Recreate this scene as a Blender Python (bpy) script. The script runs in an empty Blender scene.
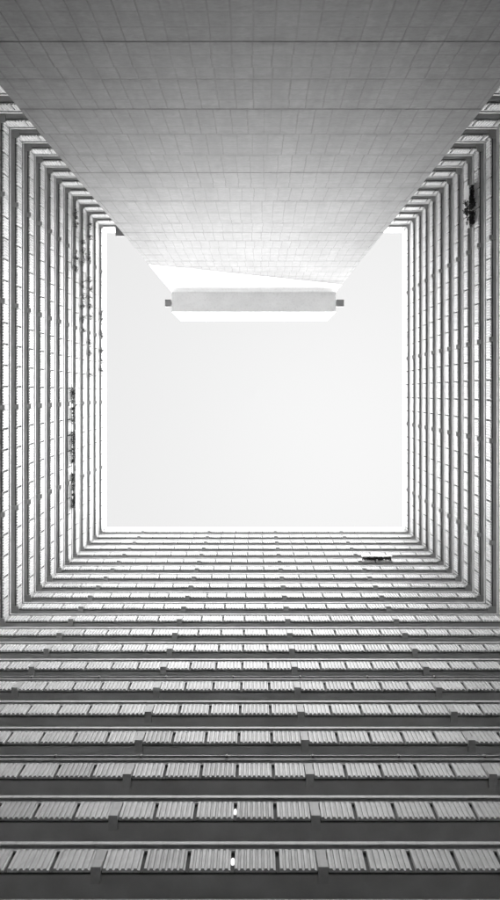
import bpy, bmesh, math, random
from mathutils import Vector
random.seed(7)
scene = bpy.context.scene
C = scene.collection

# ------------------------------------------------------------------ camera
# the photographer stands on the courtyard floor and looks straight up
cam_d = bpy.data.cameras.new('camera'); cam = bpy.data.objects.new('camera', cam_d); C.objects.link(cam)
cam.location = (0, 0, 1.5)
cam.rotation_euler = (math.pi, 0, 0)
cam_d.sensor_fit = 'HORIZONTAL'; cam_d.sensor_width = 36.0
F = 1061.0                                    # focal length in pixels of a 500 px wide picture
cam_d.lens = 36.0 * F / 500.0
cam_d.shift_x = -5.5 / 500.0
cam_d.shift_y = -57.0 / 500.0
cam_d.clip_start = 0.1; cam_d.clip_end = 2000
scene.camera = cam

# ------------------------------------------------------------------ sky, sun, exposure
SUN_TO = Vector((0.08, 0.04, 1.0))            # towards the bright, veiled sun: high and a little to the right
EL = math.atan2(SUN_TO.z, math.hypot(SUN_TO.x, SUN_TO.y))
AZ = math.atan2(SUN_TO.x, SUN_TO.y)           # measured from +Y
world = bpy.data.worlds.new('World'); scene.world = world; world.use_nodes = True
wn = world.node_tree; wn.nodes.clear()
sky = wn.nodes.new('ShaderNodeTexSky'); sky.sky_type = 'NISHITA'; sky.sun_disc = False
sky.sun_elevation = EL; sky.sun_rotation = AZ
sky.air_density = 0.92; sky.dust_density = 0.025; sky.ozone_density = 1.0
bw = wn.nodes.new('ShaderNodeRGBToBW')
bg = wn.nodes.new('ShaderNodeBackground'); bg.inputs['Strength'].default_value = 0.05
wo = wn.nodes.new('ShaderNodeOutputWorld')
wn.links.new(sky.outputs[0], bw.inputs[0]); wn.links.new(bw.outputs[0], bg.inputs[0]); wn.links.new(bg.outputs[0], wo.inputs[0])
sun_d = bpy.data.lights.new('sun', 'SUN'); sun_d.energy = 3.3; sun_d.angle = math.radians(50)
sun_d.color = (1.0, 1.0, 1.0)                 # black-and-white photograph
sun = bpy.data.objects.new('sun', sun_d); C.objects.link(sun); sun.location = SUN_TO * 150
sun.rotation_euler = SUN_TO.to_track_quat('Z', 'Y').to_euler()
scene.view_settings.view_transform = 'Standard'; scene.view_settings.look = 'None'
scene.view_settings.exposure = 3.22; scene.view_settings.gamma = 1.0
scene.view_settings.use_curve_mapping = False
scene.render.engine = 'CYCLES'
scene.cycles.max_bounces = 14; scene.cycles.diffuse_bounces = 12

# ------------------------------------------------------------------ materials
class N:
    """tiny node helper"""
    def __init__(s, name):
        s.m = bpy.data.materials.new(name); s.m.use_nodes = True
        s.t = s.m.node_tree; s.b = s.t.nodes['Principled BSDF']
        s.tc = s.t.nodes.new('ShaderNodeTexCoord')
    def put(s, sock, v):
        if isinstance(v, (int, float)): sock.default_value = v
        elif isinstance(v, tuple): sock.default_value = v
        else: s.t.links.new(v, sock)
    def math(s, op, a, b=0.0, c=0.0, clamp=False):
        n = s.t.nodes.new('ShaderNodeMath'); n.operation = op; n.use_clamp = clamp
        s.put(n.inputs[0], a); s.put(n.inputs[1], b); s.put(n.inputs[2], c)
        return n.outputs[0]
    def noise(s, vec, scale, detail=3, rough=.55):
        n = s.t.nodes.new('ShaderNodeTexNoise'); n.inputs['Scale'].default_value = scale
        n.inputs['Detail'].default_value = detail; n.inputs['Roughness'].default_value = rough
        s.t.links.new(vec, n.inputs['Vector']); return n.outputs[0]
    def white(s, x, y):
        c = s.t.nodes.new('ShaderNodeCombineXYZ'); s.put(c.inputs[0], x); s.put(c.inputs[1], y)
        n = s.t.nodes.new('ShaderNodeTexWhiteNoise'); n.noise_dimensions = '3D'
        s.t.links.new(c.outputs[0], n.inputs[0]); return n.outputs[0]
    def mapped(s, sc):
        n = s.t.nodes.new('ShaderNodeMapping'); n.inputs['Scale'].default_value = sc
        s.t.links.new(s.tc.outputs['Object'], n.inputs[0]); return n.outputs[0]
    def rng(s, v, a, b, c, d):
        n = s.t.nodes.new('ShaderNodeMapRange'); s.put(n.inputs[0], v)
        for i, q in enumerate((a, b, c, d)): n.inputs[i + 1].default_value = q
        return n.outputs[0]
    def grey(s, v):
        n = s.t.nodes.new('ShaderNodeCombineColor')
        for i in range(3): s.put(n.inputs[i], v)
        s.t.links.new(n.outputs[0], s.b.inputs['Base Color'])
    def bump(s, h, strength, dist):
        n = s.t.nodes.new('ShaderNodeBump'); n.inputs['Strength'].default_value = strength
        n.inputs['Distance'].default_value = dist
        s.t.links.new(h, n.inputs['Height']); s.t.links.new(n.outputs[0], s.b.inputs['Normal'])

def plain(name, v, rough=.8, var=.08, scale=1.5, streak=0.0, rnd=0.0):
    k = N(name); k.b.inputs['Roughness'].default_value = rough
    k.b.inputs['Specular IOR Level'].default_value = .25
    a = k.noise(k.mapped((1, 1, 1)), scale, 4)
    val = k.rng(a, .3, .7, v * (1 - var), v * (1 + var))
    if streak:
        st = k.noise(k.mapped((7, 7, .5)), 1.0, 4, .6)
        val = k.math('MULTIPLY', val, k.rng(st, .5, .75, 1.0, 1.0 - streak))
    if rnd:
        oi = k.t.nodes.new('ShaderNodeObjectInfo')
        val = k.math('MULTIPLY', val, k.rng(oi.outputs['Random'], 0, 1, 1 - rnd, 1 + rnd))
    k.grey(val)
    k.bump(k.noise(k.mapped((1, 1, 1)), 25, 4), .25, .01)
    return k.m

M = {}
M['panel'] = plain('white_painted_panel', .72, .7, .06, 2.0, .25, .04)
def panel_paint(name, axis, start, pitch):
    """white paint whose age differs from one precast panel to the next"""
    k = N(name); k.b.inputs['Roughness'].default_value = .7; k.b.inputs['Specular IOR Level'].default_value = .25
    oi = k.t.nodes.new('ShaderNodeObjectInfo'); rnd = k.math('MULTIPLY', oi.outputs['Random'], 97.0)
    sep = k.t.nodes.new('ShaderNodeSeparateXYZ'); k.t.links.new(k.tc.outputs['Object'], sep.inputs[0])
    cell = k.math('FLOOR', k.math('DIVIDE', k.math('SUBTRACT', sep.outputs[axis], start), pitch))
    tone = k.rng(k.white(cell, rnd), 0, 1, .88, 1.05)
    old = k.rng(k.white(rnd, cell), .9, .93, 1.0, .80)               # a few dirtier or patched ones
    va = k.t.nodes.new('ShaderNodeVectorMath'); va.operation = 'ADD'
    k.t.links.new(k.mapped((6, 6, .6)), va.inputs[0])
    cx = k.t.nodes.new('ShaderNodeCombineXYZ'); k.put(cx.inputs[0], rnd); k.put(cx.inputs[1], rnd)
    k.t.links.new(cx.outputs[0], va.inputs[1])
    st = k.rng(k.noise(va.outputs[0], 1.0, 5, .65), .5, .78, 1.0, .66)
    va2 = k.t.nodes.new('ShaderNodeVectorMath'); va2.operation = 'ADD'
    k.t.links.new(k.mapped((1, 1, 1)), va2.inputs[0]); k.t.links.new(cx.outputs[0], va2.inputs[1])
    bl = k.rng(k.noise(va2.outputs[0], 3.2, 4, .6), .3, .72, 1.04, .86)
    k.grey(k.math('MULTIPLY', k.math('MULTIPLY', k.math('MULTIPLY', tone, old), k.math('MULTIPLY', st, bl)), .76))
    k.bump(k.noise(va2.outputs[0], 25, 4), .25, .01)
    return k.m
M['coping'] = plain('grey_painted_coping', .66, .75, .08, 2.0, .2, .04)
M['joint'] = plain('slot_shade_paint', .10, .9, .2, 3.0)  # shade inside the open panel slots, put into a dark colour
M['pilaster'] = plain('pilaster_paint', .55, .75, .06, 3.0, .18, .04)
M['slab'] = plain('slab_paint', .58, .85, .10, 1.2, 0, .05)
M['inner'] = plain('gallery_wall_paint', .5, .85, .10, 1.0, .15, .05)
M['bounce_damper'] = plain('bounce_damping_dark', .045, .85, .1, 1.0)  # made-up dark tone for unseen lower parts, keeps bounce light off the lowest rows
M['roof'] = plain('roof_concrete', .35, .9, .12, .8)
M['tank'] = plain('tank_paint', .92, .75, .06, 1.0, .12)
M['ground'] = plain('courtyard_paving', .03, .9, .15, .7)
M['metal'] = plain('galvanised_metal', .30, .45, .10, 6.0, .2)
M['scupper'] = plain('scupper_concrete', .30, .85, .15, 3.0, .2)
M['leaf'] = plain('leaf', .075, .6, .5, 9.0)
M['stem'] = plain('stem', .14, .8, .3, 9.0)
M['pot'] = plain('pot_clay', .30, .7, .3, 7.0)
M['trough'] = plain('trough_plastic', .8, .6, .10, 3.0, .1)
M['soil'] = plain('soil', .04, .95, .3, 20.0)

def tower_concrete():
    k = N('board_marked_concrete')
    k.b.inputs['Roughness'].default_value = .85; k.b.inputs['Specular IOR Level'].default_value = .2
    sep = k.t.nodes.new('ShaderNodeSeparateXYZ'); k.t.links.new(k.tc.outputs['Object'], sep.inputs[0])
    x, z = sep.outputs[0], sep.outputs[2]
    fine = k.noise(k.mapped((1, 1, 1)), 2.3, 4)
    wob = k.math('MULTIPLY', k.math('SUBTRACT', k.noise(k.mapped((.35, .35, 2)), 2.0, 3), .5), .03)
    zz = k.math('ADD', k.math('SUBTRACT', z, 24.20), wob)
    u = k.math('DIVIDE', zz, 2.7); lift = k.math('FLOOR', u); fu = k.math('FRACT', u)
    v = k.math('DIVIDE', zz, .9); row = k.math('FLOOR', v); fv = k.math('FRACT', v)
    wx = k.math('MULTIPLY', k.math('SUBTRACT', k.noise(k.mapped((1, 1, 1)), 3.0, 3), .5), .022)
    jx = k.math('ADD', wx, k.math('ADD', k.math('MULTIPLY', k.white(lift, 3.0), .20), k.math('MULTIPLY', k.white(row, 9.0), .05)))
    w = k.math('DIVIDE', k.math('ADD', x, jx), .455); col = k.math('FLOOR', w); fw = k.math('FRACT', w)
    def line(f, half):                                   # 1 on the joint, 0 away from it
        e = k.math('SUBTRACT', .5, k.math('ABSOLUTE', k.math('SUBTRACT', f, .5)))
        return k.rng(e, half * .4, half, 1.0, 0.0)
    patch = k.rng(k.noise(k.mapped((1.1, 1, .5)), 1.6, 3), .36, .62, .6, 1.0)
    patch2 = k.rng(k.noise(k.mapped((.8, 1, 2.0)), 1.3, 3), .35, .65, .55, 1.0)
    some = k.rng(k.white(col, lift), .15, .85, .4, 1.0)
    vert = k.math('MULTIPLY', k.math('MULTIPLY', line(fw, .065), patch), some)
    lj = k.math('MULTIPLY', line(fu, .026), patch2)
    rj = k.math('MULTIPLY', k.math('MULTIPLY', line(fv, .06), patch), .55)
    joint = k.math('MAXIMUM', k.math('MAXIMUM', vert, k.math('MULTIPLY', rj, .8)), lj)
    halo = k.math('MULTIPLY', line(fu, .16), k.rng(k.noise(k.mapped((1.3, 1, .4)), 1.1, 4), .40, .70, 0, .5))
    tone = k.rng(k.white(col, row), 0, 1, .90, 1.06)
    tone2 = k.rng(k.white(row, 5.0), 0, 1, .96, 1.03)
    stain = k.rng(k.noise(k.mapped((.9, 1, .12)), 1.4, 5, .62), .36, .72, 1.08, .62)
    mott = k.math('MULTIPLY', k.rng(fine, .3, .7, .86, 1.10), k.rng(k.noise(k.mapped((1, 1, 1.4)), 7.0, 4, .6), .3, .7, .82, 1.15))
    # tie-rod holes and small spalls
    vo = k.t.nodes.new('ShaderNodeTexVoronoi'); vo.inputs['Scale'].default_value = 1.0
    k.t.links.new(k.mapped((.9, .01, .9)), vo.inputs['Vector'])
    spot = k.rng(vo.outputs['Distance'], .03, .055, .45, 0.0)
    spot = k.math('MULTIPLY', spot, k.rng(fine, .5, .6, 0, 1))
    a = k.math('MULTIPLY', k.math('MULTIPLY', tone, tone2), k.math('MULTIPLY', stain, mott))
    a = k.math('MULTIPLY', a, k.math('SUBTRACT', 1.0, k.math('MULTIPLY', joint, .82)))
    a = k.math('MULTIPLY', a, k.math('SUBTRACT', 1.0, k.math('MAXIMUM', halo, spot)))
    k.grey(k.math('MULTIPLY', a, .155))
    h = k.math('SUBTRACT', k.math('MULTIPLY', fine, .35), joint)
    h = k.math('ADD', h, k.math('MULTIPLY', tone, 2.0))
    k.bump(h, .22, .012)
    return k.m
M['tower'] = tower_concrete()
def lamp_mat():
    k = N('lit_lamp_glass'); k.grey(.8)
    k.b.inputs['Emission Color'].default_value = (1, 1, 1, 1); k.b.inputs['Emission Strength'].default_value = .13
    return k.m
M['lamp'] = lamp_mat()

# ------------------------------------------------------------------ mesh helpers
class MB:
    def __init__(s): s.v = []; s.f = []
    def hexa(s, b, t):                                  # two quads, bottom and top
        i = len(s.v); s.v += [tuple(p) for p in b] + [tuple(p) for p in t]
        s.f += [(i, i+1, i+2, i+3), (i+4, i+7, i+6, i+5)]
        for k in range(4): s.f.append((i+k, i+4+k, i+4+(k+1) % 4, i+(k+1) % 4))
    def box(s, x0, x1, y0, y1, z0, z1):
        q = [(x0, y0), (x1, y0), (x1, y1), (x0, y1)]
        s.hexa([(a, b, z0) for a, b in q], [(a, b, z1) for a, b in q])
    def prism(s, poly, z0, z1):                         # closed plan outline
        n = len(poly); i = len(s.v)
        s.v += [(a, b, z0) for a, b in poly] + [(a, b, z1) for a, b in poly]
        s.f.append(tuple(range(i, i+n))); s.f.append(tuple(range(i+2*n-1, i+n-1, -1)))
        for k in range(n): s.f.append((i+k, i+n+k, i+n+(k+1) % n, i+(k+1) % n))
    def tube(s, pts, r, n=6):
        pts = [Vector(p) for p in pts]; rings = []
        for j, p in enumerate(pts):
            d = (pts[min(j+1, len(pts)-1)] - pts[max(j-1, 0)]).normalized()
            a = d.orthogonal().normalized(); b = d.cross(a)
            i = len(s.v); rings.append(i)
            rr = r[j] if isinstance(r, (list, tuple)) else r
            for k in range(n):
                t = 2*math.pi*k/n; s.v.append(tuple(p + (a*math.cos(t) + b*math.sin(t))*rr))
        for i, j in zip(rings, rings[1:]):
            for k in range(n): s.f.append((i+k, i+(k+1) % n, j+(k+1) % n, j+k))
        s.f.append(tuple(rings[0]+k for k in range(n))); s.f.append(tuple(rings[-1]+k for k in reversed(range(n))))
    def lathe(s, prof, cx, cy, n=12):
        rings = []
        for r, z in prof:
            i = len(s.v); rings.append(i)
            for k in range(n):
                t = 2*math.pi*k/n; s.v.append((cx+r*math.cos(t), cy+r*math.sin(t), z))
        for i, j in zip(rings, rings[1:]):
            for k in range(n): s.f.append((i+k, i+(k+1) % n, j+(k+1) % n, j+k))
        s.f.append(tuple(rings[0]+k for k in range(n))); s.f.append(tuple(rings[-1]+k for k in range(n)))
    def leaf(s, p, d, up, L, W):
        p = Vector(p); d = Vector(d).normalized(); sd = d.cross(Vector(up))
        sd = sd.normalized() if sd.length > 1e-4 else d.orthogonal().normalized()
        n = sd.cross(d); i = len(s.v)
        s.v += [tuple(p), tuple(p+d*L*.45+sd*W+n*L*.06), tuple(p+d*L-n*L*.12), tuple(p+d*L*.45-sd*W+n*L*.06)]
        s.f += [(i, i+1, i+2), (i, i+2, i+3)]
    def mesh(s, name, recalc=True):
        me = bpy.data.meshes.new(name); me.from_pydata(s.v, [], s.f)
        if recalc:
            bm = bmesh.new(); bm.from_mesh(me); bmesh.ops.recalc_face_normals(bm, faces=bm.faces)
            bm.to_mesh(me); bm.free()
        return me
def put(name, me, m, parent=None, loc=(0, 0, 0)):
    if isinstance(me, MB): me = me.mesh(name)
    if not me.materials: me.materials.append(m)
    o = bpy.data.objects.new(name, me); C.objects.link(o); o.location = loc
    if parent: o.parent = parent
    return o
def thing(name, label, cat, loc=(0, 0, 0), group=None):
    o = bpy.data.objects.new(name, None); C.objects.link(o); o.location = loc
    o.empty_display_size = .3
    o['label'] = label; o['category'] = cat
    if group: o['group'] = group
    return o

# ------------------------------------------------------------------ ground
g = MB(); g.box(-400, 400, -400, 400, -.2, 0)
go = put('ground', g, M['ground']); go['kind'] = 'structure'

# ------------------------------------------------------------------ the four wings round the light well
XL, XR, YT, YB = -11.08, 10.93, -11.94, 10.0
H = 2.7
def zb(k): return 23.73 + H * k                 # underside of the panels of gallery k
TOP = 20
PH, CH = .94, .40                                      # panel height, coping height
def W(side, t, o, z=0):
    if side == 'B': return (t, YB + o, z)
    if side == 'T': return (t, YT - o, z)
    if side == 'L': return (XL - o, t, z)
    return (XR + o, t, z)
RANGE = {'B': (XL, XR), 'T': (XL, XR), 'L': (YT, YB), 'R': (YT, YB)}
def mitre(mb, side, o0, o1, z0, z1, gap=0.0):          # a length of wall mitred at both corners
    a, b = RANGE[side]
    q = [(a-o0+gap, o0), (b+o0-gap, o0), (b+o1-gap, o1), (a-o1+gap, o1)]
    mb.hexa([W(side, t, o, z0) for t, o in q], [W(side, t, o, z1) for t, o in q])
def wbox(mb, side, t0, t1, o0, o1, z0, z1):
    q = [(t0, o0), (t1, o0), (t1, o1), (t0, o1)]
    mb.hexa([W(side, t, o, z0) for t, o in q], [W(side, t, o, z1) for t, o in q])

# pilasters: every fifth panel joint, counted pinwheel-fashion from one corner of each side
BAY = {'B': -4.757, 'T': 4.72, 'L': -4.68, 'R': 4.72}
START = {'B': XR, 'T': XL, 'L': YB, 'R': YT}
def pilasters(side):
    a, b = RANGE[side]; r = []; t = START[side]
    t += BAY[side]
    while a + .4 < t < b - .4: r.append(t); t += BAY[side]
    return r
def joints(side):
    a, b = RANGE[side]; r = []; t = START[side]; p = BAY[side] / 5; i = 0
    while a - .01 <= t <= b + .01:
        r.append((t, i % 5 == 0)); t += p; i += 1
    return sorted(r)
def corrugated(side, rib=.040):
    """one floor's row of precast ribbed panels, slots between them, local z = 0 at the underside"""
    mb = MB(); a, b = RANGE[side]; js = joints(side)
    edges = [(a, True)] + [j for j in js if a + .05 < j[0] < b - .05] + [(b, True)]
    for (t0, c0), (t1, c1) in zip(edges, edges[1:]):
        e0 = t0 + (.125 if c0 else .04); e1 = t1 - (.125 if c1 else .04)
        if t0 == a: e0 = a + .10
        if t1 == b: e1 = b - .10
        n = max(1, round((e1 - e0) / .128)); p = (e1 - e0) / n
        poly = []
        for i in range(n):
            s = e0 + i * p
            poly += [(s, 0), (s + p*.10, -rib), (s + p*.56, -rib), (s + p*.66, 0)]
        poly += [(e1, 0), (e1, .043), (e0, .043)]
        mb.prism([W(side, t, o)[:2] for t, o in poly], 0, PH)
    # corner posts closing the row against the neighbouring wing
    return mb
def pil_box(side, t):
    mb = MB(); hw = .105
    wbox(mb, side, t-hw, t+hw, -.11, .25, -.09, .26); wbox(mb, side, t-hw, t+hw, -.035, .20, .261, PH - .004)
    return mb
def corner_box(side):
    mb = MB(); t = START[side]; s = 1 if BAY[side] > 0 else -1
    # the corner pilaster stands on the starting corner of this side
    t0, t1 = sorted((t - s*.22, t + s*.13))
    wbox(mb, side, t0, t1, -.11, .24, -.11, .25); wbox(mb, side, t0, t1, -.03, .20, .251, PH - .004)
    return mb

FIRST = {'B': -2, 'L': 6, 'R': 6, 'T': 5}
LABEL = {
 'B': 'wide white gallery wing facing the concrete lift tower, its bottom galleries nearly black',
 'L': 'white gallery wing left of the light well, its upper galleries full of plants',
 'R': 'white gallery wing right of the light well, with one dark trailing plant',
 'T': 'white gallery wing directly behind the concrete lift tower, mostly hidden by it'}
pil_count = {}
for side in 'BLRT':
    a, b = RANGE[side]
    base = W(side, (a+b)/2, 0, 0)
    wing = thing('apartment_wing', LABEL[side], 'building', base, 'gallery wings around the light well')
    off = Vector(base)
    def add(name, me, m, par, z=0.0):
        return put(name, me, m, par, (0, 0, z) if par is not wing else (-off.x, -off.y, z))
    pan = corrugated(side).mesh('ribbed_parapet')
    pmat = panel_paint('panel_paint_' + {'B': 'front', 'T': 'rear', 'L': 'left', 'R': 'right'}[side], 0 if side in 'BT' else 1, START[side], abs(BAY[side]) / 5)
    cop = MB(); mitre(cop, side, .002, .14, PH, PH + CH - .15, .001); mitre(cop, side, -.04, .14, PH + CH - .148, PH + CH, .001); cop = cop.mesh('coping')
    strip = MB(); mitre(strip, side, .045, .075, .004, PH - .002, .001); strip = strip.mesh('slot_shade_strip')  # shallow backing, painted dark for the shade in the slots
    slab = MB(); mitre(slab, side, .10, 1.62, .02, .22, .001); slab = slab.mesh('gallery_slab')
    inner = MB(); mitre(inner, side, 1.60, 1.75, .22, H + .02, .001); inner = inner.mesh('gallery_wall')
    pms = [pil_box(side, t).mesh('pilaster') for t in pilasters(side)] + [corner_box(side).mesh('pilaster')]
    count = 0; rest = MB()
    for k in range(FIRST[side], TOP + 1):
        z = zb(k)
        p = add('parapet', pan, pmat, wing, z)
        add('coping', cop, M['coping'], p); add('slot_shade_strip', strip, M['joint'], p)
        for pm in pms:
            if count < 98:
                add('pilaster', pm, M['pilaster'], p); count += 1
            else:
                i = len(rest.v)
                rest.v += [(v.co.x, v.co.y, v.co.z + z) for v in pm.vertices]
                rest.f += [tuple(i + q for q in f.vertices) for f in pm.polygons]
        add('gallery_slab', slab, M['slab'], wing, z)
        if k < TOP: add('gallery_wall', inner, M['inner'], wing, z)
    if rest.v:
        ro = add('pilaster', rest, M['pilaster'], wing); ro['kind'] = 'stuff'
    # galleries below the picture: one part
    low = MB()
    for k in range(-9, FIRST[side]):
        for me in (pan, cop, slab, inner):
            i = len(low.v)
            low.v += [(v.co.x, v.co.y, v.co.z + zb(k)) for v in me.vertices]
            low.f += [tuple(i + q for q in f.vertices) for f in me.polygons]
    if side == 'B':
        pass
    lo = add('lower_storeys', low, M['bounce_damper'], wing)  # unseen storeys darkened to soak up bounced light
    body = MB(); mitre(body, side, 1.76, 12, 0, zb(TOP) + .015, .002)
    mitre(body, side, .02, 1.75, -.1, zb(-9) - .05, .002)
    add('building_body', body, M['roof'], wing)
    # roof edge upstand standing back from the coping
    up = MB(); mitre(up, side, .02, .13, PH + CH + .002, PH + CH + 1.60, .001)
    add('roof_upstand', up, M['panel'], wing, zb(TOP))

# ------------------------------------------------------------------ lift tower standing in front of the rear wing
TX0, TX1, TY = -6.25, 6.0, -7.52
tw = thing('lift_tower', 'tall board-marked concrete lift tower with a white overhanging tank room on top', 'tower', (0, TY - 2.3, 0))
def tadd(name, mb, m, par=None): 
    return put(name, mb, m, par or tw, (0, -(TY - 2.3), 0) if not par else (0, 0, 0))
ZT = 80.5
sh = MB(); z = 24.20 - 2.7 * 8
zs = []
z += 2.7 * 6
while z < ZT: zs.append(z); z += 2.7
zs.append(ZT)
for i, (a, b) in enumerate(zip(zs, zs[1:])):
    if b <= a: continue
    f = random.uniform(-.004, .004)
    sh.box(TX0, TX1, YT + .16, TY + f, a + (.010 if i else 0), b)
    sh.box(TX0 + .02, TX1 - .02, YT + .18, TY - .030, b - .01, b + .018)       # recessed pour joint
tadd('tower_shaft', sh, M['tower'])
bs = MB(); bs.box(TX0 + .01, TX1 - .01, YT + .17, TY - .012, -.1, zs[0] - .006); tadd('tower_base', bs, M['bounce_damper'])  # unseen foot of the tower, split off and darkened to cut bounce light
pb = MB()                                              # sunlight on the shaft top painted in white, slanted like its shadow edge
q = [(TX0 + .01, 63.3), (TX1 - .01, 74.9), (TX1 - .01, ZT + .02), (TX0 + .01, ZT + .02)]
pb.hexa([(a, TY - .02, b) for a, b in q], [(a, TY + .018, b) for a, b in q])
tadd('painted_sun_patch', pb, M['tank'])
tk = MB()
tk.box(TX0 + .02, TX1 - .02, YT + .2, -6.03, ZT + .03, ZT + 4.45)
tk.box(TX0 + .02, TX1 - .02, YT + .2, -6.03, ZT + 4.79, ZT + 9.9)
tank = tadd('tank_room', tk, M['tank'])
bd = MB(); bd.box(TX0 + .05, TX1 - .05, YT + .23, -6.11, ZT + 4.452, ZT + 4.788); tadd('tank_band', bd, M['scupper'])
for x0, x1 in ((TX0 - .49, TX0 + .02), (TX1 + .03, TX1 + .59)):
    sc = MB(); sc.box(x0, x1 if x0 > 0 else x1 - .08, -6.96, -6.44, ZT + .02, ZT + .55)
    if x0 < 0: sc.box(x1 - .081, x1 + .01, -6.80, -6.60, ZT + .15, ZT + .4)
    else: sc.box(x0 - .04, x0 + .001, -6.80, -6.60, ZT + .15, ZT + .4)
    tadd('scupper', sc, M['scupper'])
lk = MB(); lk.box(-9.8, TX0 - .01, -11.86, -11.0, 75.8, 76.25)
tadd('link_slab', lk, M['scupper'])

# ------------------------------------------------------------------ lamps, pipes
def lamp(k, t, label):
    z = zb(k)
    o = thing('gallery_lamp', label, 'lamp', W('B', t, .0, z + .5), 'lit lamps in the galleries')
    gl = MB(); gl.lathe([(.012, -.18), (.034, -.155), (.042, -.08), (.042, .08), (.034, .155), (.012, .18)], 0, .06, 10)
    put('lamp_glass', gl, M['lamp'], o)
    bk = MB(); bk.box(-.05, .05, .112, .14, -.28, .28); put('lamp_base', bk, M['metal'], o)
t_slot = START['B'] + BAY['B'] / 5 * 12
lamp(0, t_slot, 'small lit lamp in a slot of the lowest lit gallery, bottom centre')
lamp(1, t_slot, 'small lit lamp in a slot, one gallery above the other lit lamp')
def pipe(k, label):
    z = zb(k) + PH + CH
    o = thing('service_pipe', label, 'pipe', W('B', 0, 0, z), 'pipes along the gallery copings')
    a, b = RANGE['B']
    p = MB(); p.tube([(a + .3, -.02, .10), (b - .3, -.02, .10)], .055, 10); put('pipe', p, M['coping'], o)
    t = a + .9
    while t < b - .4:
        c = MB(); c.box(t-.025, t+.025, -.09, .05, .004, .17); put('pipe_clip', c, M['scupper'], o); t += 2.35
pipe(2, 'thin grey pipe clipped along a dark coping, third gallery up from the bottom')
pipe(5, 'thin grey pipe clipped along a mid-grey coping, sixth gallery up')

# ------------------------------------------------------------------ plants on the gallery parapets
def planter(side, k, t0, t1, label, trail=.6, dens=110, outs=(-.15, -.09), drop=0.0, group='trough planters hung outside the galleries'):
    """a light trough on brackets outside the coping with foliage trailing down"""
    L = t1 - t0; tm = (t0 + t1) / 2; z = zb(k) + PH + CH - drop
    o = thing('planter_trough', label, 'planter', W(side, tm, 0, z), group)
    off = Vector(W(side, tm, 0, z))
    def P(t, oo, zz): return Vector(W(side, tm + t, oo, z + zz)) - off
    tr = MB()
    def wb(mb, a, b, c, d, e, f):
        q = [(a, c), (b, c), (b, d), (a, d)]
        mb.hexa([P(t, oo, e) for t, oo in q], [P(t, oo, f) for t, oo in q])
    wb(tr, -L/2, L/2, -.30, -.285, -.42, .06); wb(tr, -L/2, L/2, -.195, -.18, -.16, .02)
    wb(tr, -L/2, L/2, -.285, -.195, -.16, -.14)
    wb(tr, -L/2, -L/2+.025, -.285, -.195, -.14, .02); wb(tr, L/2-.025, L/2, -.285, -.195, -.14, .02)
    put('trough', tr, M['trough'], o)
    so = MB(); wb(so, -L/2+.03, L/2-.03, -.283, -.197, -.139, -.01); put('soil', so, M['soil'], o)
    for s in (-L/2 + .15, L/2 - .15):
        b = MB(); wb(b, s-.02, s+.02, -.284, -.042, -.195, -.165); put('bracket', b, M['metal'], o)
    fo = MB(); st = MB()
    n = max(2, int(L / (.15 if dens < 150 else .07)))
    for i in range(n):
        s = -L/2 + .1 + (L - .2) * (i + random.random()*.8) / n
        ln = trail * random.uniform(.35, 1.1) * (1.0 if dens < 200 else .4 + .6*min(1, max(0, (s/L+.5-.2)*4)))
        oo = -.24; zz = .0; pts = [P(s, oo, zz)]
        u = s / L + .5
        prof = 1.0 if dens < 200 else (.12 if u < .25 else .25 + 1.6*(u-.25) if u < .42 else 1.0 - .5*math.sin(u*31)**2 if u < .85 else .45)
        out = outs[1] + (outs[0] - outs[1]) * prof * random.random()
        pts.append(P(s, (oo + out)/2, zz + .1)); pts.append(P(s, out, zz - .02))
        m = max(3, int(ln / .12)); ss = s
        for j in range(m):
            ss += random.uniform(-.07, .07)
            pts.append(P(ss, out + random.uniform(-.03, .03), zz - .02 - ln * (j+1)/m))
        st.tube(pts, .006, 4)
        for q in pts[1:]:
            for _ in range(max(2, int(dens/28))):
                c = q + Vector([random.uniform(-.06, .06) for _ in range(3)])
                d = Vector([random.uniform(-1, 1), random.uniform(-1, 1), random.uniform(-1.2, .3)])
                fo.leaf(c, d, (random.random()-.5, random.random()-.5, 1), random.uniform(.07, .13), random.uniform(.022, .04))
    put('stem', st, M['stem'], o)
    put('foliage', fo.mesh('foliage', False), M['leaf'], o)
    return o
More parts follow.
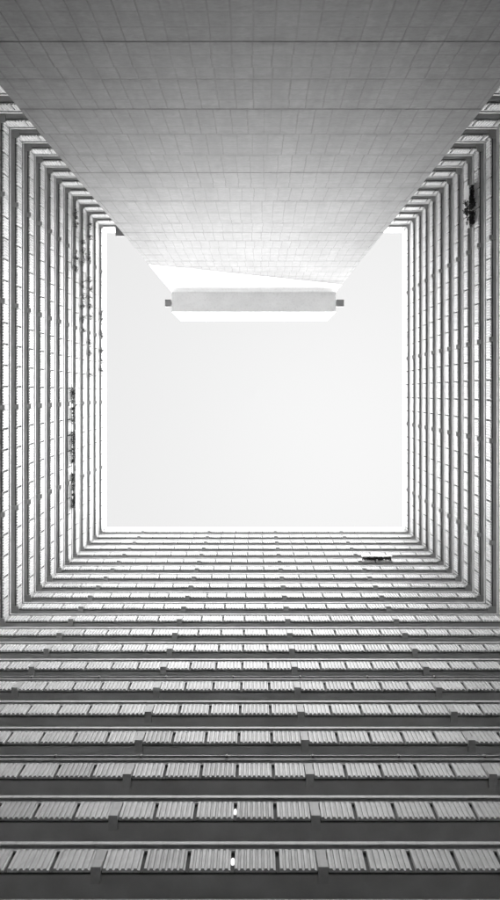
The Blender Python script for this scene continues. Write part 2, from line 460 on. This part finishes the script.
def potted(side, k, t, label, size=.55, kind=0, group='potted plants along the sunlit galleries'):
    """pot on the coping, a loose plant leaning out over the panels"""
    z = zb(k) + PH + CH + .001
    o = thing('potted_plant', label, 'plant', W(side, t, 0, z), group)
    off = Vector(W(side, t, 0, z))
    def P(a, oo, zz): return Vector(W(side, t + a, oo, z + zz)) - off
    po = MB(); po.lathe([(.075, 0), (.10, .17), (.115, .17), (.115, .21), (.095, .21), (.09, .18)], 0, 0, 12)
    put('pot', po, M['pot'], o)
    st = MB(); fo = MB()
    for i in range(6 if kind else 9):
        a = random.uniform(-size*.6, size*.6); reach = -random.uniform(.12, .34); dz = random.uniform(-.75, .15) if not kind else random.uniform(-.2, .45)
        pts = []
        for j in range(8):
            u = j / 7
            pts.append(P(a*u + .06*math.sin(5*u + i), reach*math.sin(u*1.6), .18 + .35*math.sin(u*2.4)*(.6 if not kind else 1) + dz*u*u))
        st.tube(pts, .009, 4)
        for q in pts[2:]:
            for _ in range(2):
                c = q + Vector([random.uniform(-.05, .05) for _ in range(3)])
                d = Vector([random.uniform(-1, 1), random.uniform(-1, 1), random.uniform(-1, .5)])
                fo.leaf(c, d, (random.random()-.5, random.random()-.5, 1), random.uniform(.045, .085), random.uniform(.012, .022))
    put('stem', st, M['stem'], o)
    put('foliage', fo.mesh('foliage', False), M['leaf'], o)
    return o
def py2t(side, k, p):                                     # metres along a side wall of a picture row, at gallery k
    d = {'L': -XL, 'R': XR}[side]
    return (p - 393) / F * (zb(k) + .7 - 1.5)

# right wing: the one dark trailing plant
ta, tb = py2t('R', 11, 184), py2t('R', 11, 226)
planter('R', 11, ta, tb, 'dark bushy trailing plant over the shaded right-hand gallery parapet', 0.7, 330, (-.48, -.06), group='trough planters hung outside the galleries')
# wing facing the tower: one long planter
fx = F / (zb(15) + .9 - 1.5)
planter('B', 15, (361 - 255.5)/fx, (391 - 255.5)/fx, 'long planter with low dark plants high on the wing facing the tower', .30, 190, (-.17, -.10), drop=.62)
# left wing: four long troughs end to end on one gallery
for (p0, p1), lab in zip(((387, 404), (407, 424), (430, 466), (472, 511)),
    ('short trough planter nearest the tower of four on the left wing',
     'short trough planter second from the tower of four on the left wing',
     'long trough planter third from the tower of four on the left wing',
     'long trough planter farthest from the tower of four on the left wing')):
    planter('L', 15, py2t('L', 15, p0), py2t('L', 15, p1), lab, .55, 120)
POTS = {15: (212, 221, 257, 266), 16: (240, 250, 261, 283, 295, 306, 319, 329),
        17: (224, 235, 256, 280, 288, 296, 305, 315, 342, 353, 373), 19: (312, 319, 333, 351, 360, 369)}
ORD = ('first', 'second', 'third', 'fourth', 'fifth', 'sixth', 'seventh', 'eighth', 'ninth', 'tenth', 'eleventh')
WHERE = {15: 'lowest planted gallery', 16: 'second planted gallery', 17: 'third planted gallery', 19: 'topmost planted gallery'}
for k, ys in POTS.items():
    for i, p in enumerate(ys):
        potted('L', k, py2t('L', k, p), 'dark pot plant, %s from the tower on the left wing\'s %s' % (ORD[i], WHERE[k]), random.uniform(.35, .65), i % 3 == 1)
